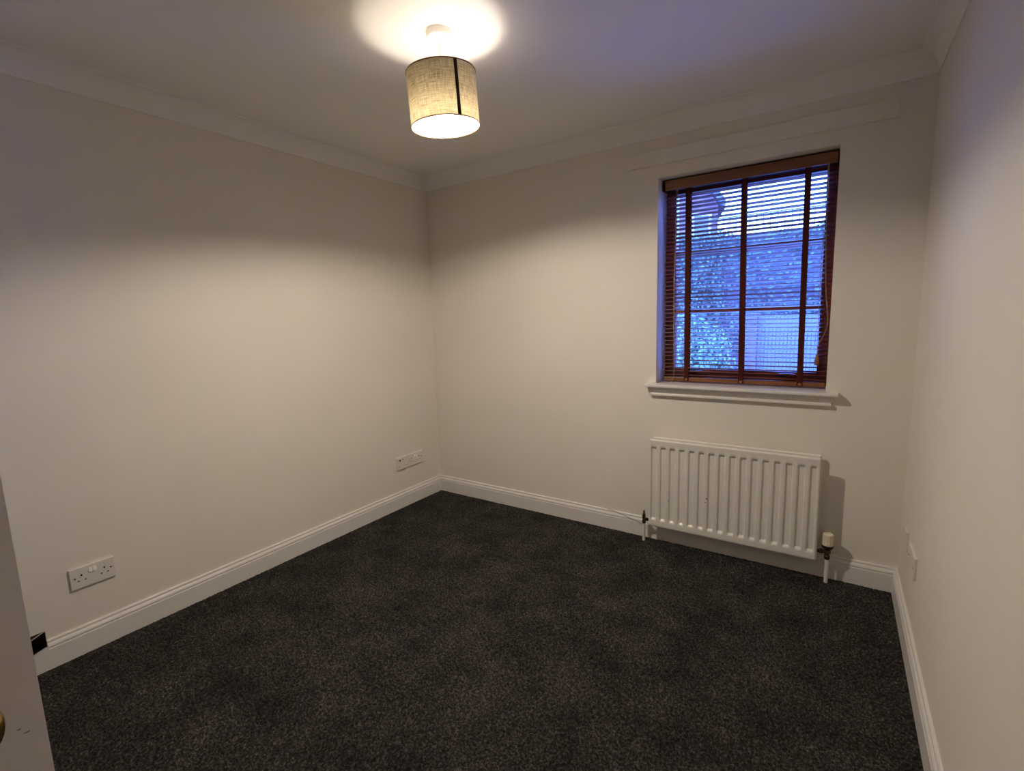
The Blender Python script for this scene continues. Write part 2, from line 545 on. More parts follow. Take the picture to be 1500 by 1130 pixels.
# recess part
box(bm, WX0, WX1, -0.001, 0.168, WZ0 - 0.024, WZ0 - 0.001)
nose = [(0.0, 0.892), (-0.046, 0.892), (-0.0515, 0.895), (-0.0535, 0.9015), (-0.0515, 0.908), (-0.046, 0.911), (0.0, 0.9115)]
A = [bm.verts.new((1.617, y, z)) for y, z in nose]; B = [bm.verts.new((2.518, y, z)) for y, z in nose]
for i in range(len(nose)):
    j = (i + 1) % len(nose)
    bm.faces.new((A[i], A[j], B[j], B[i]))
bm.faces.new(A[::-1]); bm.faces.new(B)
sill = wpart('window_sill', bm, 'gloss', smooth=True, angle=35)
ap = [(0, 0.892), (-0.020, 0.892), (-0.016, 0.886), (-0.013, 0.878), (-0.013, 0.858), (0, 0.858)]
bm = bmesh.new()
A = [bm.verts.new((1.630, y, z)) for y, z in ap]; B = [bm.verts.new((2.505, y, z)) for y, z in ap]
for i in range(len(ap)):
    j = (i + 1) % len(ap)
    bm.faces.new((A[i], A[j], B[j], B[i]))
bm.faces.new(A[::-1]); bm.faces.new(B)
wpart('sill_apron', bm, 'gloss', smooth=True, angle=40)
wpart('sill_bead', nb((1.642, 2.493, -0.026, 0, 0.845, 0.858), bevel=0.003), 'gloss')
# outer stone sill
bm = bmesh.new()
ov = [(0.225, 0.880), (0.225, 0.938), (0.30, 0.925), (0.36, 0.912), (0.36, 0.870)]
A = [bm.verts.new((WX0 - 0.05 if y > 0.285 else WX0, y, z)) for y, z in ov]; B = [bm.verts.new((WX1 + 0.05 if y > 0.285 else WX1, y, z)) for y, z in ov]
for i in range(len(ov)):
    j = (i + 1) % len(ov)
    bm.faces.new((A[i], A[j], B[j], B[i]))
bm.faces.new(A[::-1]); bm.faces.new(B)
wpart('outer_sill', bm, 'upvc')

# ------------------------------------------------------------------ venetian blind
BY = 0.085
BX0, BX1 = 1.690, 2.463
blind = empty('venetian_blind', ((BX0 + BX1) / 2, BY, 0.918))
tag(blind, 'dark red-brown wooden slatted blind with cloth tapes hanging in the window recess', 'blind')
bpy.context.view_layer.update()


def bpart(name, bm, mat, parent=None, **k):
    o = obj(name, bm, mat, parent or blind, **k)
    if parent is None:
        o.matrix_parent_inverse = blind.matrix_world.inverted()
    return o


bpart('headrail', nb((WX0 + 0.004, WX1 - 0.003, 0.068, 0.118, 1.952, 2.006), bevel=0.002), 'headrail')
bpart('valance', nb((BX0, BX1, 0.054, 0.062, 1.948, 1.999), bevel=0.002), 'valance')
pitch, slat_w, slat_t, tilt = 0.02145, 0.0255, 0.0030, 0.28
bm = bmesh.new()
box(bm, BX0, BX1, -slat_w / 2, slat_w / 2, -slat_t / 2, slat_t / 2, bevel=0.0009, seg=1)
first = None
zs = [0.9525 + pitch * k - 0.0027 for k in range(46)]
for k, z in enumerate(zs):
    if first is None:
        first = bpart('slat', bm, 'slat')
        o = first
    else:
        o = first.copy(); COL.objects.link(o); o.parent = blind
    o.matrix_parent_inverse = blind.matrix_world.inverted()
    o.location = (0, BY, z)
    o.rotation_euler = (-(tilt + random.uniform(-0.02, 0.02)), random.uniform(-0.0008, 0.0008), 0)
bpart('bottom_rail', nb((BX0, BX1, BY - 0.013, BY + 0.013, 0.918, 0.9405), bevel=0.003), 'valance')
for xa, xb in ((1.806, 1.815), (2.0757, 2.0915), (2.348, 2.3575)):
    # front and back tapes with cross rungs are one woven ladder
    bm = bmesh.new()
    for yy in (BY - 0.0165, BY + 0.0155):
        w = 0.0125
        v = [bm.verts.new(p) for p in ((xb - w, yy, 0.921), (xb + w, yy, 0.921), (xa + w, yy, 1.952), (xa - w, yy, 1.952),
                                       (xb - w, yy + 0.001, 0.921), (xb + w, yy + 0.001, 0.921), (xa + w, yy + 0.001, 1.952), (xa - w, yy + 0.001, 1.952))]
        for f in ((0, 1, 2, 3), (7, 6, 5, 4), (0, 4, 5, 1), (1, 5, 6, 2), (2, 6, 7, 3), (3, 7, 4, 0)):
            bm.faces.new([v[i] for i in f])
    t = bpart('ladder_tape', bm, 'tape')
    bm = bmesh.new()
    lathe(bm, [(0.0075, 0), (0.0075, 0.002), (0.005, 0.0035)], Matrix.Translation((xb, BY - 0.0166, 0.929)) @ Matrix.Rotation(R(90), 4, 'X'), 16)
    bpart('tape_button', bm, 'tassel', smooth=True, angle=40)
# tilt cords at the left
for dx in (0.0, 0.006):
    bm = bmesh.new()
    pts = [(1.7455 + dx * 1.3, 0.064, 1.950), (1.7445 + dx, 0.064, 1.7), (1.7415 + dx * 0.5, 0.063, 1.5), (1.744 + dx * 0.3, 0.063, 1.2), (1.7485, 0.062, 1.0)]
    if dx == 0:
        pts += [(1.7485, 0.061, 0.955), (1.742, 0.055, 0.924), (1.728, 0.045, 0.9155), (1.70, 0.02, 0.9155), (1.672, 0.0, 0.914)]
    tube(bm, smooth_path(pts, 6), 0.0013, 6)
    bpart('tilt_cord', bm, 'cord', smooth=True)
# lift cord loop and acorn at the right
bm = bmesh.new()
tube(bm, smooth_path([(2.4265, 0.050, 1.950), (2.4225, 0.050, 1.7), (2.4200, 0.050, 1.5), (2.4208, 0.050, 1.33), (2.4228, 0.050, 1.13), (2.4245, 0.050, 1.075)], 6), 0.0015, 6)
bpart('lift_cord', bm, 'cord', smooth=True)
bm = bmesh.new()
tube(bm, smooth_path([(2.4300, 0.050, 1.950), (2.4330, 0.049, 1.65), (2.4440, 0.048, 1.40), (2.4560, 0.046, 1.28), (2.4590, 0.046, 1.22), (2.4440, 0.048, 1.165), (2.4265, 0.050, 1.125), (2.4245, 0.050, 1.075)], 6), 0.0015, 6)
bpart('lift_cord', bm, 'cord', smooth=True)
bm = bmesh.new()
lathe(bm, [(0.002, 0.054), (0.005, 0.050), (0.0075, 0.038), (0.0095, 0.022), (0.0100, 0.010), (0.0085, 0.002), (0.005, 0.0)], Matrix.Translation((2.4250, 0.050, 1.028)), 16)
bpart('cord_tassel', bm, 'tassel', smooth=True, angle=60)

# ------------------------------------------------------------------ curtain batten
o = obj('curtain_batten', nb((1.480, 2.665, -0.020, 0, 2.0715, 2.1445), bevel=0.002), 'wall')
tag(o, 'long flat board painted wall colour, fixed above the window', 'batten')

# ------------------------------------------------------------------ radiator
RX0, RX1, RZ0, RZ1 = 1.668, 2.468, 0.110, 0.610
rad = empty('radiator', ((RX0 + RX1) / 2, -0.06, RZ0))
tag(rad, 'white double panel radiator with vertical flutes under the window', 'radiator')
bpy.context.view_layer.update()


def rpart(name, bm, mat, parent=None, **k):
    o = obj(name, bm, mat, parent or rad, **k)
    if parent is None:
        o.matrix_parent_inverse = rad.matrix_world.inverted()
    return o


def sstep(a, b, x):
    t = min(1, max(0, (x - a) / (b - a)))
    return t * t * (3 - 2 * t)


def panel(yf, sgn, x0, x1):
    """pressed steel panel with recessed vertical flutes; yf = outer face, sgn=-1 faces the room."""
    bm = bmesh.new()
    n = 16
    pw = (x1 - x0) / n
    us = [0.0, 0.08, 0.14, 0.18, 0.22, 0.26, 0.30, 0.42, 0.55, 0.68, 0.72, 0.76, 0.80, 0.84, 0.92]
    xs = [x0 + 0.004] + [x0 + (i + u) * pw for i in range(n) for u in us if not (i == 0 and u == 0)] + [x1 - 0.004]
    zs_ = [RZ0 + 0.004, RZ0 + 0.012, RZ0 + 0.020, RZ0 + 0.030, RZ0 + 0.036, RZ0 + 0.040, RZ0 + 0.044, RZ0 + 0.048, RZ0 + 0.052, RZ0 + 0.058, RZ0 + 0.066, RZ0 + 0.15, RZ0 + 0.30,
           RZ1 - 0.090, RZ1 - 0.066, RZ1 - 0.058, RZ1 - 0.054, RZ1 - 0.050, RZ1 - 0.046, RZ1 - 0.042, RZ1 - 0.036, RZ1 - 0.026, RZ1 - 0.016, RZ1 - 0.010, RZ1 - 0.004]
    dep = 0.0120
    grid = []
    for x in xs:
        u = ((x - x0) / pw) % 1.0
        c = sstep(0.14, 0.30, u) * (1 - sstep(0.68, 0.84, u))
        row = []
        for z in zs_:
            v = sstep(RZ0 + 0.034, RZ0 + 0.054, z) * (1 - sstep(RZ1 - 0.054, RZ1 - 0.036, z))
            lip = 0.0025 * (1 - sstep(RZ1 - 0.026, RZ1 - 0.012, z)) if z > RZ1 - 0.030 else 0.0025
            lip = 0.0025 - lip
            row.append(bm.verts.new((x, yf - sgn * (dep * c * v) + sgn * lip * 0.6, z)))
        grid.append(row)
    for a, b in zip(grid, grid[1:]):
        for k in range(len(zs_) - 1):
            bm.faces.new((a[k], b[k], b[k + 1], a[k + 1]))
    # rolled rim and back sheet
    loop = [g[0] for g in grid] + grid[-1][1:] + [g[-1] for g in reversed(grid[:-1])] + list(reversed(grid[0][1:-1]))
    cx, cz = (x0 + x1) / 2, (RZ0 + RZ1) / 2
    prev = loop
    for off, dy in ((0.0022, 0.0012), (0.004, 0.004), (0.004, 0.010), (0.0, 0.0130)):
        cur = []
        for v in loop:
            x, y, z = v.co
            ex = off * (-1 if abs(x - (x0 + 0.004)) < 1e-5 else 1 if abs(x - (x1 - 0.004)) < 1e-5 else 0)
            ez = off * (-1 if abs(z - (RZ0 + 0.004)) < 1e-5 else 1 if abs(z - (RZ1 - 0.004)) < 1e-5 else 0)
            cur.append(bm.verts.new((x + ex, yf - sgn * dy, z + ez)))
        for i in range(len(loop)):
            j = (i + 1) % len(loop)
            bm.faces.new((prev[i], prev[j], cur[j], cur[i]))
        prev = cur
    bm.faces.new(prev)
    return bm


rpart('front_panel', panel(-0.102, -1, RX0, RX1), 'radiator', smooth=True, angle=50)
rpart('back_panel', panel(-0.040, -1, RX0, RX1), 'radiator', smooth=True, angle=50)
def rounded_plate(x0, x1, z0, z1, y0, y1, r, n=6):
    bm = bmesh.new()
    pts = []
    for cx, cz, a0 in ((x1 - r, z1 - r, 0), (x0 + r, z1 - r, 90), (x0 + r, z0 + r, 180), (x1 - r, z0 + r, 270)):
        for k in range(n + 1):
            a = R(a0 + 90 * k / n)
            pts.append((cx + r * math.cos(a), cz + r * math.sin(a)))
    A = [bm.verts.new((x, y0, z)) for x, z in pts]
    B = [bm.verts.new((x, y1, z)) for x, z in pts]
    for i in range(len(pts)):
        j = (i + 1) % len(pts)
        bm.faces.new((A[i], A[j], B[j], B[i]))
    bm.faces.new(A[::-1]); bm.faces.new(B)
    bmesh.ops.bevel(bm, geom=[e for e in bm.edges if abs(e.verts[0].co.y - e.verts[1].co.y) < 1e-6], offset=0.001, segments=2, affect='EDGES')
    return bm


for yb in (-0.088, -0.026):
    rpart('panel_seam', rounded_plate(RX0 - 0.005, RX1 + 0.005, RZ0 - 0.005, RZ1 + 0.002, yb - 0.0035, yb, 0.014), 'radiator')
# convector fins between the panels
bm = bmesh.new()
k = RX0 + 0.035
pts = []
while k < RX1 - 0.035:
    pts += [(k, -0.0865), (k + 0.009, -0.0865), (k + 0.011, -0.056), (k + 0.020, -0.056)]
    k += 0.022
lowv = [bm.verts.new((x, y, 0.15)) for x, y in pts]; hiv = [bm.verts.new((x, y, 0.565)) for x, y in pts]
for i in range(len(pts) - 1):
    bm.faces.new((lowv[i], lowv[i + 1], hiv[i + 1], hiv[i]))
rpart('convector_fin', bm, 'radiator')
for x in (RX0 + 0.045, RX1 - 0.045):
    for z in (RZ0 + 0.022, RZ1 - 0.022):
        bm = bmesh.new()
        tube(bm, [(x, -0.092, z), (x, -0.050, z)], 0.011, 14)
        rpart('cross_tube', bm, 'radiator', smooth=True, angle=40)
for x in (RX0 + 0.13, RX1 - 0.13):
    rpart('wall_bracket', nb((x - 0.014, x + 0.014, -0.028, -0.001, RZ0 + 0.02, RZ1 - 0.06)), 'steel')
for (x, z, r) in ((1.7744, 0.2746, 0.0022), (1.9739, 0.324, 0.0032), (1.9675, 0.302, 0.0024), (1.9417, 0.5913, 0.002)):
    bm = bmesh.new()
    u = ((x - RX0) / 0.05) % 1
    c = sstep(0.14, 0.30, u) * (1 - sstep(0.68, 0.84, u)) * (1 if z < 0.55 else 0)
    y = -0.102 + 0.0120 * c
    lathe(bm, [(r, 0.0), (r * 0.8, 0.0006)], Matrix.Translation((x, y, z)) @ Matrix.Rotation(R(90), 4, 'X') @ Matrix.Diagonal((1, 1.5, 1, 1)), 8)
    rpart('paint_chip', bm, 'chip')

# thermostatic valve (right)
vx, vy = 2.514, -0.072
bm = bmesh.new()
lathe(bm, [(0.0105, 0.118), (0.0115, 0.121), (0.0125, 0.126), (0.0125, 0.136), (0.010, 0.139), (0.010, 0.147), (0.0145, 0.149), (0.0145, 0.162), (0.012, 0.166)], Matrix.Translation((vx, vy, 0)), 20)
tube(bm, [(vx, vy, 0.1535), (vx - 0.020, vy, 0.1525), (vx - 0.0395, vy + 0.002, 0.1500)], [0.009, 0.008, 0.008], 14)
lathe(bm, [(0.012, 0), (0.0135, 0.002), (0.0135, 0.011), (0.012, 0.013)], Matrix.Translation((vx - 0.018, vy, 0.1525)) @ Matrix.Rotation(R(-90), 4, 'Y'), 6)
trv = rpart('thermostatic_valve', bm, 'dark_metal', smooth=True, angle=35)
bm = bmesh.new()
lathe(bm, [(0.014, 0.166), (0.018, 0.169), (0.0235, 0.178), (0.0245, 0.183), (0.0245, 0.188), (0.022, 0.190)], Matrix.Translation((vx, vy, 0)), 28)
o = obj('valve_collar', bm, 'black', trv, smooth=True, angle=35); o.matrix_parent_inverse = Matrix()
bm = bmesh.new()
n = 72
prof = [(0.0215, 0.188), (0.0232, 0.190), (0.0232, 0.198), (0.0228, 0.200), (0.0222, 0.236), (0.0210, 0.242), (0.0170, 0.246), (0.006, 0.2475)]
rings = []
for pi_, (r, z) in enumerate(prof):
    ring = []
    for q in range(n):
        rr = r - (0.0013 if (3 <= pi_ <= 4 and q % 6 in (0, 1)) else 0)
        a = 2 * math.pi * q / n
        ring.append(bm.verts.new((vx + rr * math.cos(a), vy + rr * math.sin(a), z)))
    rings.append(ring)
for a, b in zip(rings, rings[1:]):
    for q in range(n):
        bm.faces.new((a[q], a[(q + 1) % n], b[(q + 1) % n], b[q]))
bm.faces.new(rings[0][::-1]); bm.faces.new(rings[-1])
o = obj('valve_head', bm, 'cream', trv, smooth=True, angle=30)
bm = bmesh.new(); tube(bm, [(vx + 0.001, vy, 0.000), (vx, vy, 0.120)], 0.0085, 16)
rpart('supply_pipe', bm, 'gloss', smooth=True, angle=40)
# lockshield valve (left)
lx, ly = 1.6300, -0.074
bm = bmesh.new()
lathe(bm, [(0.0085, 0.104), (0.0105, 0.108), (0.0110, 0.120), (0.0090, 0.123), (0.0090, 0.134), (0.0100, 0.137), (0.0100, 0.150), (0.0085, 0.158), (0.0070, 0.164), (0.0050, 0.166), (0.0045, 0.180), (0.002, 0.182)], Matrix.Translation((lx, ly, 0)), 18)
tube(bm, [(lx, ly, 0.1300), (lx + 0.022, ly, 0.1310), (lx + 0.0375, ly - 0.004, 0.1330)], [0.008, 0.0075, 0.0075], 14)
lathe(bm, [(0.0100, 0), (0.0115, 0.002), (0.0115, 0.010), (0.0100, 0.012)], Matrix.Translation((lx + 0.012, ly, 0.1305)) @ Matrix.Rotation(R(90), 4, 'Y'), 6)
rpart('lockshield_valve', bm, 'dark_metal', smooth=True, angle=35)
bm = bmesh.new(); tube(bm, [(lx, ly, 0.000), (lx, ly, 0.106)], 0.0078, 16)
rpart('return_pipe', bm, 'gloss', smooth=True, angle=40)

# thin cable laid along the skirting up to the valve
bm = bmesh.new()
tube(bm, smooth_path([(1.375, -0.0062, 0.1136), (1.42, -0.0085, 0.1125), (1.46, -0.0125, 0.104), (1.53, -0.0190, 0.092), (1.585, -0.0205, 0.078), (1.605, -0.022, 0.066), (1.612, -0.022, 0.03), (1.613, -0.021, -0.002)], 6), 0.0011, 6)
tag(obj('thin_cable', bm, 'cable', smooth=True), 'thin cable trailing over the skirting beside the radiator valve', 'cable')


# ------------------------------------------------------------------ sockets
def place(o, side, c):
    """local: x along the wall (rightwards when facing it), y = out of the wall (-y local is out), z up"""
    if side == 'left':
        o.location = (0.0, c[0], c[1]); o.rotation_euler = (0, 0, R(90))
    else:
        o.location = (W, c[0], c[1]); o.rotation_euler = (0, 0, R(-90))


def plate_bm(w, h, t=0.0098):
    bm = bmesh.new()
    box(bm, -w / 2, w / 2, -t, 0, -h / 2, h / 2, bevel=0.0022, seg=2)
    return bm


def hole_bm(x, z, w, h, y=-0.0099):
    return nb((x - w / 2, x + w / 2, y - 0.0003, y + 0.0008, z - h / 2, z + h / 2))


def screw(par, x, z):
    bm = bmesh.new()
    lathe(bm, [(0.0034, 0.0), (0.0034, 0.0006), (0.0022, 0.0009)], Matrix.Translation((x, -0.0097, z)) @ Matrix.Rotation(R(90), 4, 'X'), 12)
    obj('screw', bm, 'chip', par, smooth=True, angle=40)


def double_socket(side, c, label, group=None):
    e = empty('double_socket')
    place(e, side, c)
    tag(e, label, 'socket', group)
    obj('face_plate', plate_bm(0.146, 0.086), 'plastic', e)
    for s in (-1, 1):
        cx = s * 0.0370
        obj('pin_hole', hole_bm(cx, 0.0098, 0.0052, 0.0076), 'pin', e)
        obj('pin_hole', hole_bm(cx - 0.0108, -0.0118, 0.0066, 0.0040), 'pin', e)
        obj('pin_hole', hole_bm(cx + 0.0108, -0.0118, 0.0066, 0.0040), 'pin', e)
        screw(e, s * 0.0585, 0.0020)
        bm = bmesh.new()
        x = s * 0.0070
        v = [bm.verts.new(p) for p in ((x - 0.0058, -0.0094, 0.012), (x + 0.0058, -0.0094, 0.012), (x + 0.0058, -0.0094, 0.031), (x - 0.0058, -0.0094, 0.031),
                                       (x - 0.0058, -0.0138, 0.012), (x + 0.0058, -0.0138, 0.012), (x + 0.0058, -0.0104, 0.031), (x - 0.0058, -0.0104, 0.031))]
        for f in ((0, 1, 2, 3), (7, 6, 5, 4), (0, 4, 5, 1), (1, 5, 6, 2), (2, 6, 7, 3), (3, 7, 4, 0)):
            bm.faces.new([v[i] for i in f])
        obj('rocker_switch', bm, 'rocker', e)
    return e


double_socket('left', (-2.105, 0.3125), 'white double power socket on the long bare wall near the door')
double_socket('left', (-0.2640, 0.3135), 'white double power socket beside the aerial plate near the corner')
e = empty('wide_socket_plate'); place(e, 'right', (-0.432, 0.3425))
tag(e, 'wide white double plate low on the wall, farther from the corner than the square plate', 'socket')
obj('face_plate', plate_bm(0.146, 0.086), 'plastic', e)
for x in (-0.060, 0.060):
    screw(e, x, 0.0)


e = empty('aerial_socket'); place(e, 'left', (-0.3955, 0.3125))
tag(e, 'small square white aerial plate with a black port beside a double socket', 'socket')
obj('face_plate', plate_bm(0.086, 0.086, 0.0115), 'plastic', e)
bm = bmesh.new()
lathe(bm, [(0.0068, 0), (0.0068, 0.0026), (0.0050, 0.0030)], Matrix.Translation((-0.0180, -0.0108, 0.0225)) @ Matrix.Rotation(R(90), 4, 'X'), 18)
obj('aerial_port', bm, 'black', e, smooth=True, angle=40)
M['mark'] = paint('faded_mark', (0.34, 0.36, 0.31), 0.5, 0.3, 0.02, 100, 0.1, 60)
obj('printed_mark', nb((0.000, 0.016, -0.0117, -0.0112, 0.022, 0.028)), 'mark', e)
for x, z in ((-0.030, -0.020), (0.034, -0.018)):
    bm = bmesh.new()
    lathe(bm, [(0.0032, 0.0), (0.0032, 0.0006), (0.0022, 0.0009)], Matrix.Translation((x, -0.0113, z)) @ Matrix.Rotation(R(90), 4, 'X'), 12)
    obj('screw', bm, 'chip', e, smooth=True, angle=40)

e = empty('blank_socket_plate'); place(e, 'right', (-0.208, 0.3420))
tag(e, 'small square white plate on the wall, closest to the corner beside the radiator', 'socket')
obj('face_plate', plate_bm(0.086, 0.086, 0.0105), 'plastic', e)
for x in (-0.030, 0.030):
    screw(e, x, 0.0)

# ------------------------------------------------------------------ pendant lamp
PX, PY = 1.2880, -1.2715
lamp = empty('pendant_lamp', (PX, PY, H))
tag(lamp, 'ceiling pendant lamp with a beige burlap drum shade and dark stripe, lit', 'lamp')


def lpart(name, bm, mat, **k):
    return obj(name, bm, mat, lamp, **k)


bm = bmesh.new()
lathe(bm, [(0.0445, 0.0), (0.0450, -0.004), (0.0440, -0.0185), (0.0410, -0.0225), (0.014, -0.0245), (0.009, -0.029), (0.006, -0.032)], None, 48)
lpart('ceiling_rose', bm, 'rocker', smooth=True, angle=40)
AX = Vector((0.0137, 0.0643, -1.0)).normalized()
q = Vector((0, 0, -1)).rotation_difference(AX)
T0 = Vector((0, 0, 2.1614 - H))
TM = Matrix.Translation(T0) @ q.to_matrix().to_4x4()
SR, SH = 0.122, 0.175
bm = bmesh.new(); tube(bm, [(0, 0, -0.030), (0, 0, -0.08), tuple(TM @ Vector((0, 0, -0.060)))], 0.0030, 10)
lpart('flex_cord', bm, 'rocker', smooth=True)
# shade with uv along the cloth
def drum(r, z0, z1, n=96):
    bm = bmesh.new()
    uvl = bm.loops.layers.uv.new('uv')
    a = [bm.verts.new(TM @ Vector((r * math.cos(2 * math.pi * k / n), r * math.sin(2 * math.pi * k / n), z0))) for k in range(n)]
    b = [bm.verts.new(TM @ Vector((r * math.cos(2 * math.pi * k / n), r * math.sin(2 * math.pi * k / n), z1))) for k in range(n)]
    for k in range(n):
        f = bm.faces.new((a[k], a[(k + 1) % n], b[(k + 1) % n], b[k]))
        for lp, uv in zip(f.loops, ((k / n, 0), ((k + 1) / n, 0), ((k + 1) / n, 1), (k / n, 1))):
            lp[uvl].uv = (uv[0] * 3.0, uv[1])
    return bm
shade = lpart('lamp_shade', drum(SR, 0, -SH), 'burlap', smooth=True)
sub = obj('shade_liner', drum(SR - 0.0012, -0.0005, -SH + 0.0005), 'liner', shade, smooth=True)
for z in (0.0, -SH):
    bm = bmesh.new()
    ring = []
    n, m = 72, 8
    for k in range(n):
        a = 2 * math.pi * k / n
        ring.append([bm.verts.new(TM @ Vector(((SR + 0.0018 * math.cos(2 * math.pi * j / m)) * math.cos(a), (SR + 0.0018 * math.cos(2 * math.pi * j / m)) * math.sin(a), z + 0.0022 * math.sin(2 * math.pi * j / m)))) for j in range(m)])
    for k in range(n):
        for j in range(m):
            bm.faces.new((ring[k][j], ring[(k + 1) % n][j], ring[(k + 1) % n][(j + 1) % m], ring[k][(j + 1) % m]))
    obj('shade_rim', bm, 'tape_trim' if False else 'valance', shade, smooth=True)
STRIPE_A = R(-26)
bm = bmesh.new()
ws = 0.0060 / SR
vs = []
for z in (-0.001, -SH + 0.001):
    vs.append([bm.verts.new(TM @ Vector(((SR + d) * math.cos(STRIPE_A + s * ws), (SR + d) * math.sin(STRIPE_A + s * ws), z))) for s, d in ((-1, 0.0002), (1, 0.0002), (1, 0.0011), (-1, 0.0011))])
for j in range(4):
    bm.faces.new((vs[0][j], vs[0][(j + 1) % 4], vs[1][(j + 1) % 4], vs[1][j]))
bm.faces.new(vs[0][::-1]); bm.faces.new(vs[1])
obj('ribbon_stripe', bm, 'stripe', shade)
# spider fitting, holder and bulb
bm = bmesh.new()
for k in range(3):
    a = 2 * math.pi * k / 3 + 0.4
    tube(bm, [TM @ Vector((0.018 * math.cos(a), 0.018 * math.sin(a), -0.080)), TM @ Vector((0.07 * math.cos(a), 0.07 * math.sin(a), -0.035)), TM @ Vector(((SR - 0.002) * math.cos(a), (SR - 0.002) * math.sin(a), -0.004))], 0.0014, 6)
lathe(bm, [(0.0185, -0.082), (0.0205, -0.082), (0.0205, -0.078), (0.0185, -0.078)], TM, 24, False)
lpart('spider_fitting', bm, 'rocker', smooth=True, angle=40)
bm = bmesh.new()
lathe(bm, [(0.005, -0.052), (0.012, -0.056), (0.0165, -0.066), (0.0170, -0.088), (0.0150, -0.091)], TM, 24)
lpart('lamp_holder', bm, 'rocker', smooth=True, angle=40)
bm = bmesh.new()
zb, rb = -0.123, 0.034
prof = [(0.0125, -0.090), (0.0130, -0.094), (0.0130, -0.1205), (0.0320, -0.1220)]  # narrow neck and flat-topped dome shaped to steer light onto ceiling and walls
for k in range(13):
    t = math.pi * (0.5 + 0.5 * k / 12)
    prof.append((max(0.0006, rb * math.sin(t)), zb + rb * math.cos(t)))
lathe(bm, prof, TM, 24)
lpart('light_bulb', bm, 'bulb', smooth=True, angle=60)

# ------------------------------------------------------------------ door (open beside the viewer)
door = empty('door_1', (1.925, -D + 0.012, 0.0)); door['kind'] = 'structure'
fe = Vector((1.852, -2.586))
dv = fe - Vector((1.925, -D + 0.012))
DLEN = dv.length
door.rotation_euler = (0, 0, math.atan2(dv.y, dv.x))
# local: x along the leaf from hinge to free edge, -y is the face turned to the viewer
bm = nb((0, 0.105, 0, 0.038, 0.008, 1.981), (DLEN - 0.105, DLEN, 0, 0.038, 0.008, 1.981),
        (0.105, DLEN - 0.105, 0, 0.038, 0.008, 0.21), (0.105, DLEN - 0.105, 0, 0.038, 0.80, 0.96), (0.105, DLEN - 0.105, 0, 0.038, 1.87, 1.981))
obj('door_frame_rail', bm, 'door', door)
obj('door_panel', nb((0.105, DLEN - 0.105, 0.010, 0.028, 0.21, 0.80)), 'door', door)
obj('door_panel', nb((0.105, DLEN - 0.105, 0.010, 0.028, 0.96, 1.87)), 'door', door)
kx, kz = DLEN - 0.064, 0.960
for s, y0 in ((-1, 0.0), (1, 0.038)):
    bm = bmesh.new()
    m4 = Matrix.Translation((kx, y0, kz)) @ Matrix.Rotation(R(90) * (1 if s < 0 else -1), 4, 'X')
    lathe(bm, [(0.0100, 0.003), (0.0095, 0.018), (0.013, 0.024), (0.021, 0.030), (0.0265, 0.038), (0.0280, 0.046), (0.0255, 0.054), (0.018, 0.060), (0.006, 0.062)], m4, 36)
    kn = obj('door_knob', bm, 'brass', door, smooth=True, angle=50)
    bm = bmesh.new()
    lathe(bm, [(0.0270, 0.0), (0.0265, 0.003), (0.020, 0.005), (0.010, 0.006)], m4, 36)
    obj('knob_rose', bm, 'brass', kn, smooth=True, angle=40)
for x, z, l, a in ((DLEN - 0.019, 0.916, 0.0014, 0.25), (DLEN - 0.0140, 0.909, 0.0020, 0.1)):
    bm = bmesh.new()
    box(bm, -l, l, -0.0003, 0.0006, -0.0004, 0.0004)
    bmesh.ops.transform(bm, matrix=Matrix.Translation((x, 0, z)) @ Matrix.Rotation(a, 4, 'Y'), verts=bm.verts[:])
    obj('scuff_mark', bm, 'cable', door)
for z in (0.2, 1.0, 1.75):
    bm = bmesh.new(); tube(bm, [(-0.004, -0.002, z), (-0.004, -0.002, z + 0.09)], 0.005, 10)
    obj('hinge', bm, 'brass', door, smooth=True)

# ------------------------------------------------------------------ outside the window
GZ = -0.35
struct('garden_ground', nb((-9, 12, TH, 16, GZ - 0.1, GZ)), 'stone')

# garden wall with ivy and a trellis on top
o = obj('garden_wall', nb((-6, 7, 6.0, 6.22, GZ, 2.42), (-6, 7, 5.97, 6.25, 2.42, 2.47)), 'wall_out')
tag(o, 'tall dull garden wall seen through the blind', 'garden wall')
tr = empty('garden_trellis', (0.5, 6.1, 2.47))
tag(tr, 'thin dark wooden trellis standing on top of the garden wall', 'trellis')
bm = nb((-0.005, 0.005, -0.005, 0.005, 0.0, 0.34))
l0 = None
x = -1.2
while x < 3.6:
    if l0 is None:
        l0 = obj('lath', bm, 'lath', tr); o = l0
    else:
        o = l0.copy(); COL.objects.link(o); o.parent = tr
    o.location = (x - 0.5, 0, 0)
    x += 0.098
for z in (0.0, 0.325):
    obj('rail', nb((-1.72, 3.12, -0.012, 0.0, z, z + 0.018)), 'lath', tr)


def leaves(name, mat, n, fn, size, parent=None):
    """n folded leaves placed by fn() -> (point, outward normal)"""
    V, F = [], []
    for i in range(n):
        p, nrm = fn()
        p = Vector(p); nrm = (Vector(nrm) + Vector((random.gauss(0, .45), random.gauss(0, .45), random.gauss(0, .45)))).normalized()
        a = nrm.cross(Vector((random.gauss(0, 1), random.gauss(0, 1), random.gauss(0, 1)))).normalized()
        b = nrm.cross(a)
        s = size * random.uniform(0.6, 1.3)
        k = len(V)
        V += [p - a * s, p + b * s * 0.55 + nrm * s * 0.15, p + a * s, p - b * s * 0.55 + nrm * s * 0.15]
        F += [(k, k + 1, k + 2), (k, k + 2, k + 3)]
    me = bpy.data.meshes.new(name)
    me.from_pydata([tuple(v) for v in V], [], F)
    me.materials.append(M[mat])
    o = bpy.data.objects.new(name, me); COL.objects.link(o)
    if parent: o.parent = parent
    return o


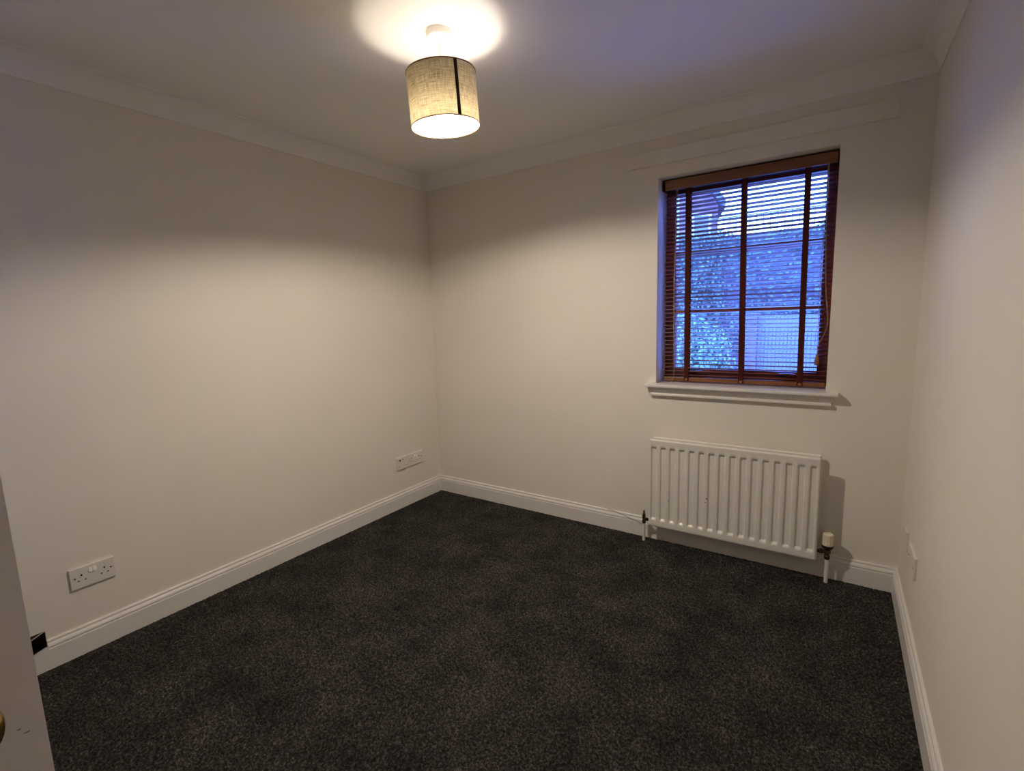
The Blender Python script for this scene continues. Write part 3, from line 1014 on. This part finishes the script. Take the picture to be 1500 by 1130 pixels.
def ivy_fn():
    while True:
        x, z = random.uniform(-1.4, 3.2), random.uniform(0.6, 2.68)
        top = 2.50 + 0.10 * math.sin(x * 3.1) + 0.06 * math.sin(x * 7.7 + 1)
        if z < top and (x < 0.9 or random.random() < 0.30 + 0.5 * (z > top - 0.25)):
            return (x, 5.95 - random.random() * 0.16, z), (0, -1, 0.35)


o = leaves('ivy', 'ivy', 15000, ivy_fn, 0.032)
tag(o, 'dark ivy foliage covering the garden wall', 'ivy', kind='stuff')

sh = empty('garden_shrub', (0.95, 3.0, GZ))
tag(sh, 'bushy green shrub outside the window, left of the board fence', 'shrub')


def shrub_fn():
    while True:
        v = Vector((random.gauss(0, 1), random.gauss(0, 1), random.gauss(0, 1))).normalized()
        r = random.uniform(0.72, 1.0) * (1 + 0.10 * math.sin(v.x * 7) * math.cos(v.z * 6))
        p = Vector((v.x * 0.66 * r, v.y * 0.45 * r, 0.92 + v.z * 0.74 * r))
        if p.z > 0.15:
            return p, v


leaves('foliage', 'leaf', 10000, shrub_fn, 0.028, sh)['kind'] = 'stuff'
for k in range(7):
    bm = bmesh.new()
    a = k * 0.9
    tube(bm, smooth_path([(0.05 * math.cos(a), 0.05 * math.sin(a), -0.005), (0.12 * math.cos(a), 0.10 * math.sin(a), 0.45), (0.38 * math.cos(a), 0.24 * math.sin(a), 1.05)], 4), [0.016] * 5 + [0.008] * 4, 6)
    obj('stem', bm, 'bark', sh, smooth=True)

fn = empty('board_fence', (2.2, 5.2, GZ))
tag(fn, 'low pale board fence with upright boards outside the window', 'fence')
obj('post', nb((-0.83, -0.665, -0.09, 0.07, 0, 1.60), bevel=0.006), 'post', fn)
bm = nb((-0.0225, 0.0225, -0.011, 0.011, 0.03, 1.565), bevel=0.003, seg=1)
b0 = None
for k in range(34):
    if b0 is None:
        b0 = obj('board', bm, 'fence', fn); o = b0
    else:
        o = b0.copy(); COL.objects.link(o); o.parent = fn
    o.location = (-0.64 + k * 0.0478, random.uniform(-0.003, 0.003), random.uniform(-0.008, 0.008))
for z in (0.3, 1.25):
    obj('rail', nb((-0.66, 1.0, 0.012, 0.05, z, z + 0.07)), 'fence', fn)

# neighbour's house, its gable end towards us
ho = empty('neighbour_house', (0.20, 9.0, GZ), (0, 0, R(17)))
tag(ho, 'brick house with a steep slate roof behind the garden wall', 'house')
ex, ez = 2.92, 4.03     # eave tip relative to the empty
wx = 2.79
bm = bmesh.new()
EV = 3.98
pr_ = [(-wx * 2, 0), (0, 0), (0, EV), (-wx, EV + wx * 1.3), (-wx * 2, EV)]
A = [bm.verts.new((x, 0, z)) for x, z in pr_]; B = [bm.verts.new((x, 5, z)) for x, z in pr_]
for i in range(5):
    j = (i + 1) % 5
    bm.faces.new((A[i], A[j], B[j], B[i]))
bm.faces.new(A[::-1]); bm.faces.new(B)
obj('house_wall', bm, 'brick', ho)
for s in (-1, 1):
    bm = bmesh.new()
    pr_ = [(-wx + s * (wx + 0.13), EV - 0.14), (-wx + s * (wx + 0.13), EV + 0.05), (-wx, EV + wx * 1.3 + 0.24), (-wx, EV + wx * 1.3 + 0.03)]
    A = [bm.verts.new((x, -0.15, z)) for x, z in pr_]; B = [bm.verts.new((x, 5.15, z)) for x, z in pr_]
    for i in range(4):
        j = (i + 1) % 4
        bm.faces.new((A[i], A[j], B[j], B[i]))
    bm.faces.new(A[::-1]); bm.faces.new(B)
    obj('roof_slope', bm, 'roof', ho)
hx0, hx1, hz0, hz1 = -0.55, -0.13, 3.28, 3.80
hw = obj('house_window', nb((hx0, hx0 + 0.06, -0.03, 0.02, hz0, hz1), (hx1 - 0.06, hx1, -0.03, 0.02, hz0, hz1), (hx0 + 0.06, hx1 - 0.06, -0.03, 0.02, hz0, hz0 + 0.06), (hx0 + 0.06, hx1 - 0.06, -0.03, 0.02, hz1 - 0.06, hz1)), 'upvc', ho)
obj('window_pane', nb((hx0 + 0.06, hx1 - 0.06, -0.012, 0.0, hz0 + 0.06, hz1 - 0.06)), 'far_glass', hw)
